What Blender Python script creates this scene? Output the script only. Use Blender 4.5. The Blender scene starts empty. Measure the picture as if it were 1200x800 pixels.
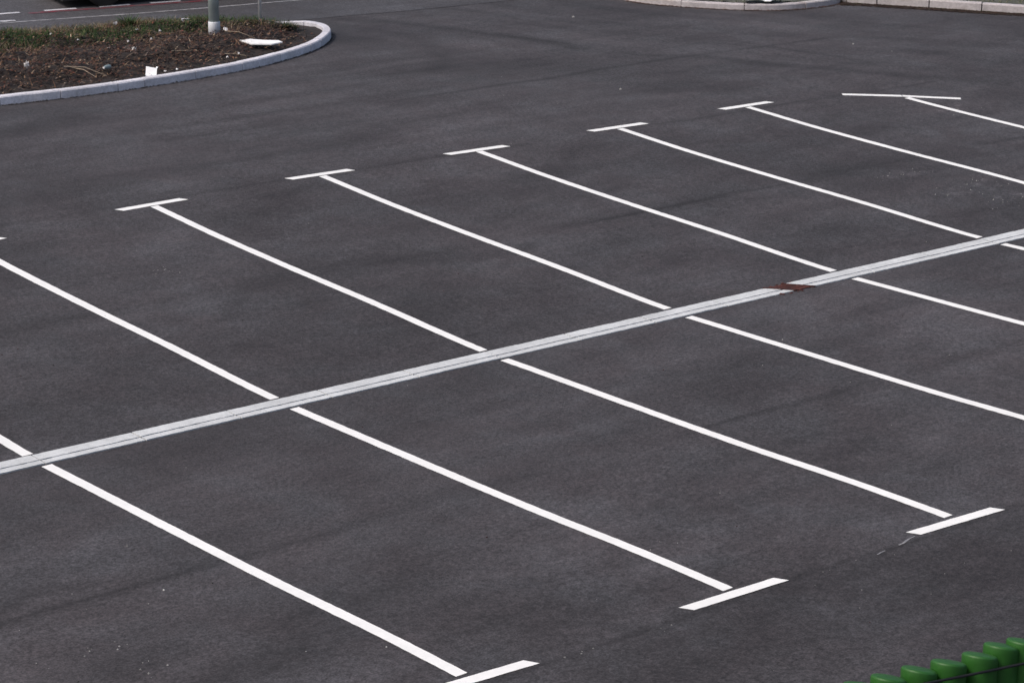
import bpy, bmesh, math, random
import numpy as np
from mathutils import Vector, Matrix
random.seed(7); RNG = np.random.default_rng(7)
S = bpy.context.scene
COL = S.collection

# ------------------------------------------------------------ camera
cam = bpy.data.cameras.new('camera'); co = bpy.data.objects.new('camera', cam); COL.objects.link(co)
cam.sensor_width = 36; cam.lens = 89.5; cam.clip_end = 2000; cam.clip_start = .1
R = Vector((.79045, -.61251, -.00229)); U = Vector((.18204, .23134, .95569)); Fw = Vector((.58485, .75584, -.29437))
m = Matrix((R, U, -Fw)).transposed().to_4x4(); m.translation = (-11.9167, -19.1851, 7.5758)
co.matrix_world = m
cam.dof.use_dof = True; cam.dof.focus_distance = 25; cam.dof.aperture_fstop = 7.0
S.camera = co
# ------------------------------------------------------------ light: soft high overcast
SUN_EL, SUN_AZ = math.radians(52), math.radians(-76)    # azimuth from +Y, clockwise
w = bpy.data.worlds.new('World'); S.world = w; w.use_nodes = True
wn = w.node_tree; bg = wn.nodes['Background']; bg.inputs[1].default_value = .11
sky = wn.nodes.new('ShaderNodeTexSky'); sky.sky_type = 'NISHITA'; sky.sun_disc = False
sky.sun_elevation = SUN_EL; sky.sun_rotation = SUN_AZ; sky.air_density = 1; sky.dust_density = 5; sky.ozone_density = 1
wn.links.new(sky.outputs[0], bg.inputs[0])
sl = bpy.data.lights.new('sun', 'SUN'); sl.energy = 1.5; sl.angle = math.radians(16); sl.color = (1, .93, .85)
so = bpy.data.objects.new('sun', sl); COL.objects.link(so)
d = Vector((math.sin(SUN_AZ)*math.cos(SUN_EL), math.cos(SUN_AZ)*math.cos(SUN_EL), math.sin(SUN_EL)))
so.rotation_euler = d.to_track_quat('Z', 'Y').to_euler()
vs = S.view_settings; vs.view_transform = 'Standard'; vs.look = 'None'; vs.gamma = 1; vs.exposure = .33

# ------------------------------------------------------------ helpers
def tag(o, label=None, cat=None, group=None, kind=None):
    if label: o['label'] = label
    if cat: o['category'] = cat
    if group: o['group'] = group
    if kind: o['kind'] = kind
    return o
def empty(name, loc=(0, 0, 0), rz=0):
    o = bpy.data.objects.new(name, None); COL.objects.link(o); o.location = loc; o.rotation_euler = (0, 0, rz); o.empty_display_size = .2
    return o
def meshobj(name, verts, faces, mat, parent=None, smooth=False, loc=None):
    me = bpy.data.meshes.new(name); me.from_pydata([tuple(map(float, v)) for v in verts], [], [tuple(map(int, f)) for f in faces])
    me.materials.append(mat)
    if smooth: me.polygons.foreach_set('use_smooth', [True]*len(me.polygons))
    me.update()
    o = bpy.data.objects.new(name, me); COL.objects.link(o)
    if parent: o.parent = parent
    if loc is not None: o.location = loc
    return o
class MB:
    def __init__(s): s.v = []; s.f = []
    def add(s, v, f):
        k = len(s.v); s.v += [tuple(p) for p in v]; s.f += [tuple(i+k for i in q) for q in f]
    def box(s, x0, x1, y0, y1, z0, z1, M=None):
        v = [Vector((x, y, z)) for z in (z0, z1) for y in (y0, y1) for x in (x0, x1)]
        if M: v = [M @ p for p in v]
        s.add(v, [(0, 2, 3, 1), (4, 5, 7, 6), (0, 1, 5, 4), (2, 6, 7, 3), (0, 4, 6, 2), (1, 3, 7, 5)])
    def rev(s, prof, n=32, M=None, cap=True):
        v = []; f = []
        for r, z in prof:
            for k in range(n):
                a = 2*math.pi*k/n; p = Vector((r*math.cos(a), r*math.sin(a), z)); v.append(M @ p if M else p)
        for j in range(len(prof)-1):
            for k in range(n):
                f.append((j*n+k, j*n+(k+1) % n, (j+1)*n+(k+1) % n, (j+1)*n+k))
        if cap: f.append(tuple(range(n-1, -1, -1))); f.append(tuple(range((len(prof)-1)*n, len(prof)*n)))
        s.add(v, f)
    def tube(s, pts, r, n=10):
        pts = [Vector(p) for p in pts]; v = []; f = []
        rr = r if isinstance(r, (list, tuple)) else [r]*len(pts)
        for i, p in enumerate(pts):
            t = (pts[min(i+1, len(pts)-1)]-pts[max(i-1, 0)]).normalized()
            a = t.cross(Vector((0, 0, 1)));
            if a.length < .01: a = t.cross(Vector((1, 0, 0)))
            a.normalize(); b = t.cross(a)
            for k in range(n):
                q = 2*math.pi*k/n; v.append(p+(a*math.cos(q)+b*math.sin(q))*rr[i])
        for i in range(len(pts)-1):
            for k in range(n): f.append((i*n+k, i*n+(k+1) % n, (i+1)*n+(k+1) % n, (i+1)*n+k))
        f.append(tuple(range(n))); f.append(tuple(range(len(v)-1, len(v)-n-1, -1)))
        s.add(v, f)
    def build(s, name, mat, parent=None, smooth=False, loc=None): return meshobj(name, s.v, s.f, mat, parent, smooth, loc)

# terrain: shallow valley along the drain (v = 0), rising gently on the far side
KN = np.array([-12, -7, -5, -3.5, -2, -.4, 0, .4, 2, 3.5, 5, 7, 9]); ZK = np.array([.0, .012, .025, .0025, -.001, .0017, 0, .0105, .0884, .1466, .2169, .335, .345])
def Z(u, v):
    u = np.asarray(u, float); v = np.asarray(v, float); vv = np.clip(v, -12, 9)
    s = np.diff(ZK)/np.diff(KN); mm = np.zeros(len(KN)); mm[1:-1] = (s[:-1]+s[1:])/2
    i = np.clip(np.searchsorted(KN, vv, 'right')-1, 0, len(KN)-2); h = KN[i+1]-KN[i]; t = (vv-KN[i])/h
    m0 = np.where(KN[i] == 0, s[i], mm[i]); m1 = np.where(KN[i+1] == 0, s[i], mm[i+1])
    p = (2*t**3-3*t**2+1)*ZK[i]+(t**3-2*t**2+t)*h*m0+(-2*t**3+3*t**2)*ZK[i+1]+(t**3-t**2)*h*m1
    return p-.00065*np.clip(u, -12, 22)*np.clip(v, -8, 8)
def seg_d(px, py, pts):
    """distance from points to a polyline, and position along it 0..1"""
    best = np.full(px.shape, 1e9); bt = np.zeros(px.shape); n = len(pts)-1
    for i in range(n):
        (ax, ay), (bx, by) = pts[i], pts[i+1]; dx, dy = bx-ax, by-ay
        t = np.clip(((px-ax)*dx+(py-ay)*dy)/(dx*dx+dy*dy), 0, 1)
        q = np.hypot(px-ax-t*dx, py-ay-t*dy); k = q < best
        best = np.where(k, q, best); bt = np.where(k, (i+t)/n, bt)
    return best, bt
def vnoise(x, y, s, seed=0):
    """smooth value noise, 0..1"""
    g = np.random.default_rng(seed).random((256, 256)); x = x*s; y = y*s
    i = np.floor(x).astype(int); j = np.floor(y).astype(int); a = x-i; b = y-j; a = a*a*(3-2*a); b = b*b*(3-2*b)
    G = lambda i, j: g[i % 256, j % 256]
    return (G(i, j)*(1-a)+G(i+1, j)*a)*(1-b)+(G(i, j+1)*(1-a)+G(i+1, j+1)*a)*b
def smooth_path(pts, n=8, closed=False):
    P = np.array(pts, float); out = []
    N = len(P)
    for i in range(N-1):
        p0 = P[max(i-1, 0)]; p1 = P[i]; p2 = P[i+1]; p3 = P[min(i+2, N-1)]
        for k in range(n):
            t = k/n; out.append(.5*((2*p1)+(-p0+p2)*t+(2*p0-5*p1+4*p2-p3)*t*t+(-p0+3*p1-3*p2+p3)*t**3))
    out.append(P[-1]); return [tuple(p) for p in out]

# ------------------------------------------------------------ materials
def mat(name):
    m = bpy.data.materials.new(name); m.use_nodes = True; nt = m.node_tree; return m, nt, nt.nodes['Principled BSDF']
def N(nt, t, **k):
    n = nt.nodes.new(t)
    for a, b in k.items():
        if a.startswith('i_'): n.inputs[a[2:].replace('_', ' ')].default_value = b
        else: setattr(n, a, b)
    return n
def noise(nt, scale, detail=3, rough=.55, vec=None, sc=None, dist=0.0):
    tc = N(nt, 'ShaderNodeTexCoord'); n = N(nt, 'ShaderNodeTexNoise'); n.inputs['Scale'].default_value = scale
    n.inputs['Detail'].default_value = detail; n.inputs['Roughness'].default_value = rough; n.inputs['Distortion'].default_value = dist
    if sc:
        mp = N(nt, 'ShaderNodeMapping'); mp.inputs['Scale'].default_value = sc[:3]
        if len(sc) > 3: mp.inputs['Rotation'].default_value = (0, 0, sc[3])
        nt.links.new(tc.outputs['Object'], mp.inputs[0]); nt.links.new(mp.outputs[0], n.inputs['Vector'])
    else: nt.links.new(tc.outputs['Object'], n.inputs['Vector'])
    return n.outputs['Fac']
def rng(nt, x, a, b, c, d, smooth=False):
    r = N(nt, 'ShaderNodeMapRange'); r.inputs[1].default_value = a; r.inputs[2].default_value = b; r.inputs[3].default_value = c; r.inputs[4].default_value = d
    if smooth: r.interpolation_type = 'SMOOTHSTEP'
    nt.links.new(x, r.inputs[0]); return r.outputs[0]
def math_(nt, op, a, b):
    n = N(nt, 'ShaderNodeMath', operation=op)
    for i, x in enumerate((a, b)):
        if isinstance(x, (int, float)): n.inputs[i].default_value = x
        else: nt.links.new(x, n.inputs[i])
    return n.outputs[0]
def mixc(nt, f, a, b, bt='MIX'):
    n = N(nt, 'ShaderNodeMix', data_type='RGBA', blend_type=bt)
    for k, x in ((0, f), (6, a), (7, b)):
        if isinstance(x, (int, float)): n.inputs[k].default_value = x
        elif isinstance(x, tuple): n.inputs[k].default_value = (*x, 1)
        else: nt.links.new(x, n.inputs[k])
    return n.outputs[2]
def scale_c(nt, c, f):
    n = N(nt, 'ShaderNodeVectorMath', operation='SCALE'); nt.links.new(c, n.inputs[0]); nt.links.new(f, n.inputs['Scale']); return n.outputs[0]
def bump(nt, b, h, s, dist=.01):
    n = N(nt, 'ShaderNodeBump'); n.inputs['Strength'].default_value = s; n.inputs['Distance'].default_value = dist
    nt.links.new(h, n.inputs['Height']); nt.links.new(n.outputs[0], b.inputs['Normal'])

def asphalt_mat(name, c1, c2, attr=True, bright=1.):
    m, nt, b = mat(name)
    big = noise(nt, .22, 3, .5); mid = noise(nt, 1.1, 5, .6, dist=.4); fine = noise(nt, 24, 4, .75); grain = noise(nt, 62, 2, .7)
    streak = noise(nt, 1.0, 4, .6, sc=(.35, 2.6, 1)); streak2 = noise(nt, 1.0, 3, .6, sc=(2.2, .3, 1, .5))
    col = mixc(nt, rng(nt, mid, .35, .65, 0, 1), c1, c2)
    f = math_(nt, 'MULTIPLY', rng(nt, big, .3, .7, .82, 1.16), rng(nt, mid, .3, .7, .80, 1.18))
    f = math_(nt, 'MULTIPLY', f, rng(nt, streak, .3, .7, .86, 1.14))
    cr2 = noise(nt, 6, 3, .6, sc=(1, 1, 1)); f = math_(nt, 'MULTIPLY', f, rng(nt, cr2, .3, .7, .88, 1.12))
    f = math_(nt, 'MULTIPLY', f, rng(nt, streak2, .3, .7, .94, 1.06))
    f = math_(nt, 'MULTIPLY', f, rng(nt, fine, .32, .68, .58, 1.42))
    f = math_(nt, 'MULTIPLY', f, rng(nt, grain, .3, .7, .55, 1.45))
    # pale aggregate specks
    tc = N(nt, 'ShaderNodeTexCoord'); vo = N(nt, 'ShaderNodeTexVoronoi'); vo.inputs['Scale'].default_value = 26; nt.links.new(tc.outputs['Object'], vo.inputs['Vector'])
    wn_ = N(nt, 'ShaderNodeTexWhiteNoise'); nt.links.new(vo.outputs['Position'], wn_.inputs['Vector'])
    sp = math_(nt, 'MULTIPLY', rng(nt, wn_.outputs['Value'], .985, .986, 0, 1), rng(nt, vo.outputs['Distance'], .12, .22, 1, 0))
    f = math_(nt, 'ADD', f, math_(nt, 'MULTIPLY', sp, .35))
    if attr:
        a = N(nt, 'ShaderNodeAttribute', attribute_name='wear'); f = math_(nt, 'MULTIPLY', f, a.outputs['Fac'])  # on the lot, 'wear' also carries the painted vignette darkening
    if bright != 1: f = math_(nt, 'MULTIPLY', f, bright)
    nt.links.new(scale_c(nt, col, f), b.inputs['Base Color'])
    nt.links.new(rng(nt, mid, .3, .7, .74, .9), b.inputs['Roughness']); b.inputs['Specular IOR Level'].default_value = .35
    bump(nt, b, math_(nt, 'ADD', fine, grain), .35, .006)
    return m
M_ASPH = asphalt_mat('lot_asphalt', (.053, .0465, .0505), (.047, .0458, .0515))
M_ROAD = asphalt_mat('road_asphalt', (.066, .062, .068), (.060, .061, .070))

def paint_mat(name, c, wear=.0, dirty=.06):
    m, nt, b = mat(name)
    n1 = noise(nt, 9, 5, .7); n2 = noise(nt, 60, 3, .7); n3 = noise(nt, 1.2, 3, .6)
    f = math_(nt, 'MULTIPLY', rng(nt, n1, .3, .7, 1-dirty*1.6, 1), rng(nt, n3, .3, .7, 1-dirty, 1))
    colr = scale_c(nt, mixc(nt, 0., c, c), f)
    if wear > 0:
        k = math_(nt, 'MULTIPLY', n1, n2); colr = mixc(nt, rng(nt, k, .22-wear*.1, .26-wear*.05+.02, 1, 0), colr, (.09, .088, .095))
    nt.links.new(colr, b.inputs['Base Color']); b.inputs['Roughness'].default_value = .6
    bump(nt, b, n2, .2, .003)
    return m
M_PAINT = paint_mat('white_road_paint', (.88, .88, .87))
M_OLDP = paint_mat('worn_road_paint', (.36, .36, .38), .5, .25)
M_DASH = paint_mat('road_dash_paint', (.62, .62, .66), 0, .15)
M_RED = paint_mat('red_road_paint', (.22, .025, .045), .3, .3)

def stone_mat(name, c, var=.2, sc=1., rough=.85, stain=None):
    m, nt, b = mat(name)
    n1 = noise(nt, 2.2*sc, 4, .6); n2 = noise(nt, 22*sc, 4, .7); n3 = noise(nt, 90*sc, 2, .6)
    f = math_(nt, 'MULTIPLY', rng(nt, n1, .3, .7, 1-var, 1+var*.6), rng(nt, n2, .3, .7, 1-var*.7, 1+var*.5))
    f = math_(nt, 'MULTIPLY', f, rng(nt, n3, .3, .7, .9, 1.08))
    c1 = mixc(nt, 0., c, c)
    if stain: c1 = mixc(nt, rng(nt, n1, .52, .66, 0, .75), c1, stain)
    nt.links.new(scale_c(nt, c1, f), b.inputs['Base Color']); b.inputs['Roughness'].default_value = rough
    bump(nt, b, math_(nt, 'ADD', n2, n3), .3, .004)
    return m
M_KERB = stone_mat('kerb_concrete', (.66, .65, .70), .26)
M_KERB2 = stone_mat('kerb_concrete_warm', (.48, .445, .455), .25, stain=(.24, .20, .19))
M_DRAIN = stone_mat('drain_concrete', (.56, .58, .595), .18)
M_SOIL = stone_mat('dark_soil', (.026, .018, .015), .45, 2.)
M_GRAVEL = stone_mat('fine_gravel', (.16, .15, .145), .5, 3.)
M_RUST = stone_mat('rust', (.085, .02, .012), .5, 4., .8)
M_RUSTD = stone_mat('dark_rust', (.05, .012, .009), .5, 5., .8)

def attr_mat(name, rough=.8, trans=0):
    m, nt, b = mat(name); a = N(nt, 'ShaderNodeAttribute', attribute_name='col'); nt.links.new(a.outputs['Color'], b.inputs['Base Color'])
    b.inputs['Roughness'].default_value = rough; b.inputs['Specular IOR Level'].default_value = .2
    return m
M_VEG = attr_mat('plant_fibre')
def plain(name, c, rough=.5, metal=0, var=.1, sc=6, coat=0):
    m, nt, b = mat(name); n = noise(nt, sc, 4, .6)
    nt.links.new(scale_c(nt, mixc(nt, 0., c, c), rng(nt, n, .3, .7, 1-var, 1+var)), b.inputs['Base Color'])
    nt.links.new(rng(nt, n, .3, .7, max(rough-.08, 0), rough+.08), b.inputs['Roughness']); b.inputs['Metallic'].default_value = metal; b.inputs['Coat Weight'].default_value = coat
    return m
M_GREEN = plain('green_plastic', (.017, .092, .010), .5, var=.22, sc=5)
M_CABLE = plain('black_rubber', (.008, .008, .009), .6)
M_GALV = plain('galvanised_steel', (.40, .47, .47), .55, .1, .22, 3)
M_GALV2 = plain('pale_steel', (.66, .68, .72), .55, 0, .15)
M_BLACK = plain('black_car_paint', (.006, .006, .007), .25, coat=.6)
M_TYRE = plain('tyre_rubber', (.012, .012, .012), .85)
M_GLASS = plain('dark_glass', (.01, .012, .014), .05)
M_RIM = plain('wheel_alloy', (.3, .3, .31), .35, .8)
M_LAMP = plain('lamp_glass', (.7, .7, .72), .15)
M_REDL = plain('red_lens', (.3, .01, .01), .2)
M_WHITE = plain('white_card', (.86, .86, .86), .7, var=.04)
M_PAPER = plain('dull_paper', (.78, .76, .76), .8, var=.2, sc=20)
M_BOTTLE = plain('clear_bottle', (.22, .27, .27), .25, var=.3)

# ------------------------------------------------------------ the lot's asphalt
def grid_axis(a, b, st, far):
    x = list(np.arange(a, b+st/2, st)); s = st
    lo = []; p = a; s = st*3
    while p > -far: p -= s; lo.append(p); s *= 1.5
    hi = []; p = x[-1]; s = st*3
    while p < far: p += s; hi.append(p); s *= 1.5
    return np.array(lo[::-1]+x+hi)
def grid_mesh(name, X, Y, Zf, m):
    gx, gy = np.meshgrid(X, Y, indexing='ij'); gz = Zf(gx, gy)
    v = np.stack([gx, gy, gz], -1).reshape(-1, 3); nx, ny = len(X), len(Y)
    i = np.arange(nx-1)[:, None]*ny+np.arange(ny-1)[None, :]
    f = np.stack([i, i+ny, i+ny+1, i+1], -1).reshape(-1, 4)
    me = bpy.data.meshes.new(name); me.vertices.add(len(v)); me.vertices.foreach_set('co', v.ravel())
    me.loops.add(f.size); me.loops.foreach_set('vertex_index', f.ravel()); me.polygons.add(len(f))
    me.polygons.foreach_set('loop_start', np.arange(0, f.size, 4)); me.update(calc_edges=True)
    me.polygons.foreach_set('use_smooth', np.ones(len(f), bool)); me.materials.append(m)
    o = bpy.data.objects.new(name, me); COL.objects.link(o)
    return o, gx, gy
def wear_and_vignette(x, y):
    """asphalt tone: paving joints, tyre arcs, scuffs and painted corner darkening, 1 = clean"""
    w_ = np.ones(x.shape)
    wob = (vnoise(x, y, .9, 3)-.5)*.09+(vnoise(x, y, 4, 4)-.5)*.03
    def seam(pts, sg, amt, gate=0.0, seed=5, side=0):
        nonlocal w_
        dd, t = seg_d(x, y+wob, pts)
        e = np.exp(-(dd/sg)**2)*(np.clip((vnoise(x, y, .55, seed)-gate)*2.2, 0, 1) if gate > 0 else 1)
        e = e*np.clip(t*12, 0, 1)*np.clip((1-t)*12, 0, 1); w_ = w_*(1-amt*e)
    # faint drag and tyre streaks: along the aisle, sweeping in from the road, and fanned through the bays
    def band(c, t, sc, seed): return (vnoise(c*sc, t*.35, 1., seed)-.5)+.7*(vnoise(c*sc*2.7, t*.6, 1., seed+1)-.5)+.4*(vnoise(c*sc*6, t*.9, 1., seed+2)-.5)
    xw = x+.5*(vnoise(x, y, .35, 200)-.5); yw = y+.7*(vnoise(x, y, .3, 201)-.5)
    ra = np.hypot(xw-30, yw-18); ta = np.arctan2(yw-18, xw-30)*14
    rb = np.hypot(xw-9, yw-2.5); tb = np.arctan2(yw-2.5, xw-9)*8
    ka = np.clip((x+y*.9-20.0)/5, 0, 1); kb = np.clip((y-6.3)/1.2, 0, 1)*(1-ka); kc = 1-np.clip((y-6.0)/1.0, 0, 1)
    w_ *= 1+.44*ka*band(ra, ta, 1.6, 210)*np.clip(y-5, 0, 1)+.34*kb*(.55*band(yw, xw, 1.5, 220)+.6*band(rb, tb, 1.5, 225))
    rot = .45; cx_ = yw*math.cos(rot)-xw*math.sin(rot); tx_ = xw*math.cos(rot)+yw*math.sin(rot)
    w_ *= 1+.26*kc*(band(cx_, tx_, 1.2, 230)+.6*band(yw+.15*xw, xw, 2.0, 240))
    w_ *= 1+.30*(vnoise(xw, yw, .42, 250)-.5)+.20*(vnoise(xw, yw, .95, 251)-.5)
    # paving joints
    seam([(2.6, 3.17), (14, 3.13), (26, 3.1)], .045, .48, .22, 11); seam([(2.6, 3.22), (14, 3.18), (26, 3.15)], .22, .15, .2, 12)
    seam([(-8, 3.3), (2.2, 3.35)], .05, .25, .3, 13)
    seam([(-8, 6.66), (3, 6.56), (9, 6.33), (14, 6.13), (16, 6.0)], .04, .38, .10, 14)
    seam([(-8, -3.13), (-2.3, -2.99), (.5, -2.95), (14, -2.9)], .045, .42, .34, 15); seam([(-8, -3.02), (-2.3, -2.90), (0, -2.86)], .16, .20, .42, 16)
    seam([(-8, -6.07), (14, -6.07)], .04, .40, .05, 17)
    seam([(8, 9.5), (13.5, 9.6), (17, 9.4)], .06, .42, .15, 18)
    seam([(1.5, 9.2), (9.6, 9.3)], .12, .16, .1, 19)
    # tyre arcs
    for k, (pts, sg, amt) in enumerate([([(10.9, 16.3), (11.5, 15.5), (12, 14.6), (12.3, 13.6), (12.7, 12.5), (12.9, 11.7), (12.8, 10.8)], .20, .26),
            ([(12.4, 13.4), (12.75, 12.2), (13.04, 10.9), (13.3, 10.1), (13.97, 9.45), (14.3, 8.4), (14.9, 7.2), (15.3, 6.6), (16.5, 5.3)], .18, .26),
            ([(15.3, 9.4), (15.5, 8.6), (15.6, 7.8), (15.45, 7.1), (15.3, 6.6), (15.0, 6.3), (14.6, 6.1)], .09, .25),
            ([(14.3, 13.2), (15.2, 11.8), (16, 10.2), (16.8, 8.2), (17.2, 6.5)], .16, .15),
            ([(11.8, 16.3), (12.9, 14.8), (13.8, 12.8), (14.6, 11), (15.7, 9.3), (17, 7.8)], .15, .14),
            ([(9.6, 10.8), (10.6, 11.5), (11.3, 12.8), (11.4, 14.2)], .2, .15),
            ([(.5, 11.2), (4, 10.9), (8, 10.7), (10.8, 11.4)], .16, .14), ([(0, 9.9), (4, 10), (8, 9.8), (12, 10.4)], .14, .10),
            ([(-2, 8), (3, 7.9), (8, 7.4), (13, 7.2)], .2, .09), ([(-2, 7.3), (3, 7.5), (9, 8.1), (15, 8.4)], .2, .08),
            ([(1, 2.3), (1.8, 3.2), (3.1, 3.4)], .16, .22), ([(3.1, 3.6), (4.4, 2.7), (5.6, 2.8)], .14, .18), ([(2.8, 5.6), (3.3, 4.5), (3.1, 3.6)], .12, .12),
            ([(-4.4, -3.1), (-3.8, -2.6), (-3.2, -2.8)], .10, .18),
            ([(8.6, 11.75), (9.9, 11.78), (10.6, 11.8)], .10, -.16), ([(5.9, 2.35), (6.2, 2.2)], .06, -.4),
            ([(-4.3, -2.9), (-3.9, -2.95)], .1, -.25), ([(-3.4, -2.9), (-2.6, -2.86)], .12, -.12), ([(7.6, 9.3), (8, 9.35)], .06, -.18)]):
        seam(pts, sg, amt*1.35, .08, 30+k)
    # newer, darker strip this side of the near joint and darker ground beyond the bays on the right, deepened there with painted vignette shade
    near = 1/(1+np.exp((y+6.1+wob*2)/.06)); w_ *= 1-near*(.13+.17*np.clip((x+1.5)/4, 0, 1))
    # broad oily patches; those near the frame corners also carry painted vignette darkening
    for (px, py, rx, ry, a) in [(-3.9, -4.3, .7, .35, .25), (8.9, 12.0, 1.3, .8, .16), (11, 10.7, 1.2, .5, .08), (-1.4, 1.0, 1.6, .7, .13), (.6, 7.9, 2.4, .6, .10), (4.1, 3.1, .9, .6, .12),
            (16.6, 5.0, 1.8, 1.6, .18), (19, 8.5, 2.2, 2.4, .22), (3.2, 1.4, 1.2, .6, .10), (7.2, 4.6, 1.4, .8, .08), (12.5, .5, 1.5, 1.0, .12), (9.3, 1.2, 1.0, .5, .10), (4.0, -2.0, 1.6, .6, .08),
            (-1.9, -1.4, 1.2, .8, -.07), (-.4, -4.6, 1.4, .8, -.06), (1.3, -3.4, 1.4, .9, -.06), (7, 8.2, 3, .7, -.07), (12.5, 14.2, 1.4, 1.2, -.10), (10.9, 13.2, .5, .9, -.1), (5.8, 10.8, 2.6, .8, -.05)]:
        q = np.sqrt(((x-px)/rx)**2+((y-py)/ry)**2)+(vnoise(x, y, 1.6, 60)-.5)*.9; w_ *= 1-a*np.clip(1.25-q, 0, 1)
    # chalky scuffs
    for (px, py, rx, ry) in [(11.3, 2.63, .30, .12), (11.55, 1.75, .35, .22), (11.55, 1.1, .35, .16), (11.0, 1.68, .2, .1), (11.9, 1.95, .2, .1), (14.5, 4.8, .35, .12)]:
        q = ((x-px)/rx)**2+((y-py)/ry)**2; w_ += np.clip(1-q*.5, 0, 1)*np.clip((vnoise(x, y, 9, 71)-.55)*4, 0, 1)*.9
    # thin pale grit caught along the near joint
    dd, t = seg_d(x, y, [(-2, -6.02), (4.2, -6.06)]); w_ += np.exp(-(dd/.05)**2)*np.clip((vnoise(x, y, 5, 80)-.66)*5, 0, 1)*.35
    return w_
g, gx, gy = grid_mesh('parking_lot_ground', grid_axis(-5.4, 22, .06, 600), grid_axis(-8.8, 18.5, .06, 600), Z, M_ASPH)
tag(g, kind='structure')
a = g.data.attributes.new('wear', 'FLOAT', 'POINT'); a.data.foreach_set('value', wear_and_vignette(gx, gy).ravel().astype(np.float32))  # this attribute also carries the painted corner darkening

# road beyond the lot, one sheet 4 mm proud, its edge along the asphalt joint
def road_edge(u): return 15.86-.122*(u-10.56)+.03*np.sin(u*1.3)
rx = np.concatenate([np.arange(-60, 4, 2.), np.arange(4, 24, .12), np.arange(24, 80, 2.)]); rt = np.concatenate([np.arange(0, 7, .12), np.arange(7, 16, .8)])
def roadz(a, b): return Z(a, b)+.004
GX, GT = np.meshgrid(rx, rt, indexing='ij'); GY = GT+road_edge(GX)
o, _, _ = grid_mesh('road', rx, rt, lambda a, b: a*0, M_ROAD)
co_ = np.stack([GX, GY, Z(GX, GY)+.004], -1); o.data.vertices.foreach_set('co', co_.ravel()); tag(o, kind='structure')
ww = np.ones(GX.shape)
for k, (off, amt, sg) in enumerate([(0.02, .5, .06), (.9, .10, .25), (2.4, .08, .3), (1.5, .12, .08)]):
    ww *= 1-amt*np.exp(-((GT-off)/sg)**2)*np.clip((vnoise(GX, GT*.6, .7, 90+k)-.2)*2.2, 0, 1)
ww += .35*np.exp(-((GT+.01)/.05)**2)*np.clip((vnoise(GX, GT, 1.2, 99)-.6)*3, 0, 1)
a = o.data.attributes.new('wear', 'FLOAT', 'POINT'); a.data.foreach_set('value', ww.ravel().astype(np.float32)); o.data.update()

# ------------------------------------------------------------ painted markings
def strip_bm(mb, p, q, wd, h=.004, cut0=(0, 0), cut1=(0, 0), along=None, n=None, ragged=.0015, seed=0, shear=0.):
    """flat painted strip from p to q; cut vectors skew the two ends (for ends cut along the other direction)"""
    p = np.array(p, float); q = np.array(q, float); L = np.linalg.norm(q-p); t = (q-p)/L; nn = np.array([-t[1], t[0]])
    n = n or max(2, int(L/.06)); rg = np.random.default_rng(seed+int(abs(p[0])*100)+int(abs(q[1])*10)); v = []
    e = rg.normal(0, ragged, (n+1, 2))
    for i in range(n+1):
        s = i/n
        for k, sd in enumerate((1, -1)):
            c = p+(q-p)*s+nn*sd*(wd/2+e[i, k])
            sk = (cut0[0]*sd*(1-s)**8 + cut1[0]*sd*s**8) if (cut0[0] or cut1[0]) else 0
            c = c+t*(sk-sd*shear); v.append((c[0], c[1], float(Z(c[0], c[1]))+h))
    mb.add(v, [(2*i, 2*i+1, 2*i+3, 2*i+2) for i in range(n)])
W = .105
ords = {0: 'leftmost', 1: 'second', 2: 'third', 3: 'fourth', 4: 'fifth', 5: 'sixth', 6: 'seventh'}
UP = {-1: ((-2.53, 6.0), (-2.329, .20), None),
      0: ((.045, 6.03), (.243, .185), ((-.354, 6.06), (.493, 6.174))),
      1: ((2.545, 6.37), (2.705, .175), ((2.094, 6.43), (3.012, 6.447))),
      2: ((4.962, 6.44), (5.128, .16), ((4.511, 6.53), (5.443, 6.489))),
      3: ((7.33, 6.37), (7.545, .14), ((6.865, 6.46), (7.817, 6.405))),
      4: ((9.66, 6.33), (9.905, .13), ((9.212, 6.425), (10.161, 6.38))),
      5: ((11.985, 6.33), (12.28, .11), ((11.556, 6.418), (12.481, 6.385))),
      6: ((14.37, 5.58), (14.64, .09), ((13.68, 6.186), (15.012, 5.142)))}
LO = {-1: ((-2.318, -.13), (-2.083, -5.885), ((-2.52, -5.97), (-1.54, -6.02))),
      0: ((.24, -.15), (.441, -5.91), ((-.076, -5.995), (.919, -6.015))),
      1: ((2.698, -.175), (2.893, -5.90), ((2.375, -5.985), (3.365, -6.03))),
      2: ((5.11, -.19), (5.34, -5.92), None), 3: ((7.522, -.21), (7.79, -5.92), None), 4: ((9.90, -.235), (10.17, -5.9), None)}
LU = {-1: 'bay line stub above the drain at the left photo edge',
      0: 'far-row bay line whose end bar is cut by the left photo edge',
      1: 'far-row bay line with end bar, leftmost whole one of its row',
      2: 'far-row bay line with end bar, second whole one from the left',
      3: 'far-row bay line meeting the drain just right of the rusty gap',
      4: 'far-row bay line meeting the drain near the right photo edge',
      5: 'barred far-row bay line leaving the photo on the right above the drain',
      6: 'farthest bay line with its long end bar set askew'}
LL = {-1: 'near-row bay line whose end bar is cut by the bottom edge',
      0: 'near-row bay line with the middle of three lower end bars',
      1: 'near-row bay line with end bar nearest the green posts',
      2: 'near-row bay line left of the rusty drain gap',
      3: 'near-row bay line right of the rusty drain gap',
      4: 'shortest visible bay line stub below the drain at the right photo edge'}
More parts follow.
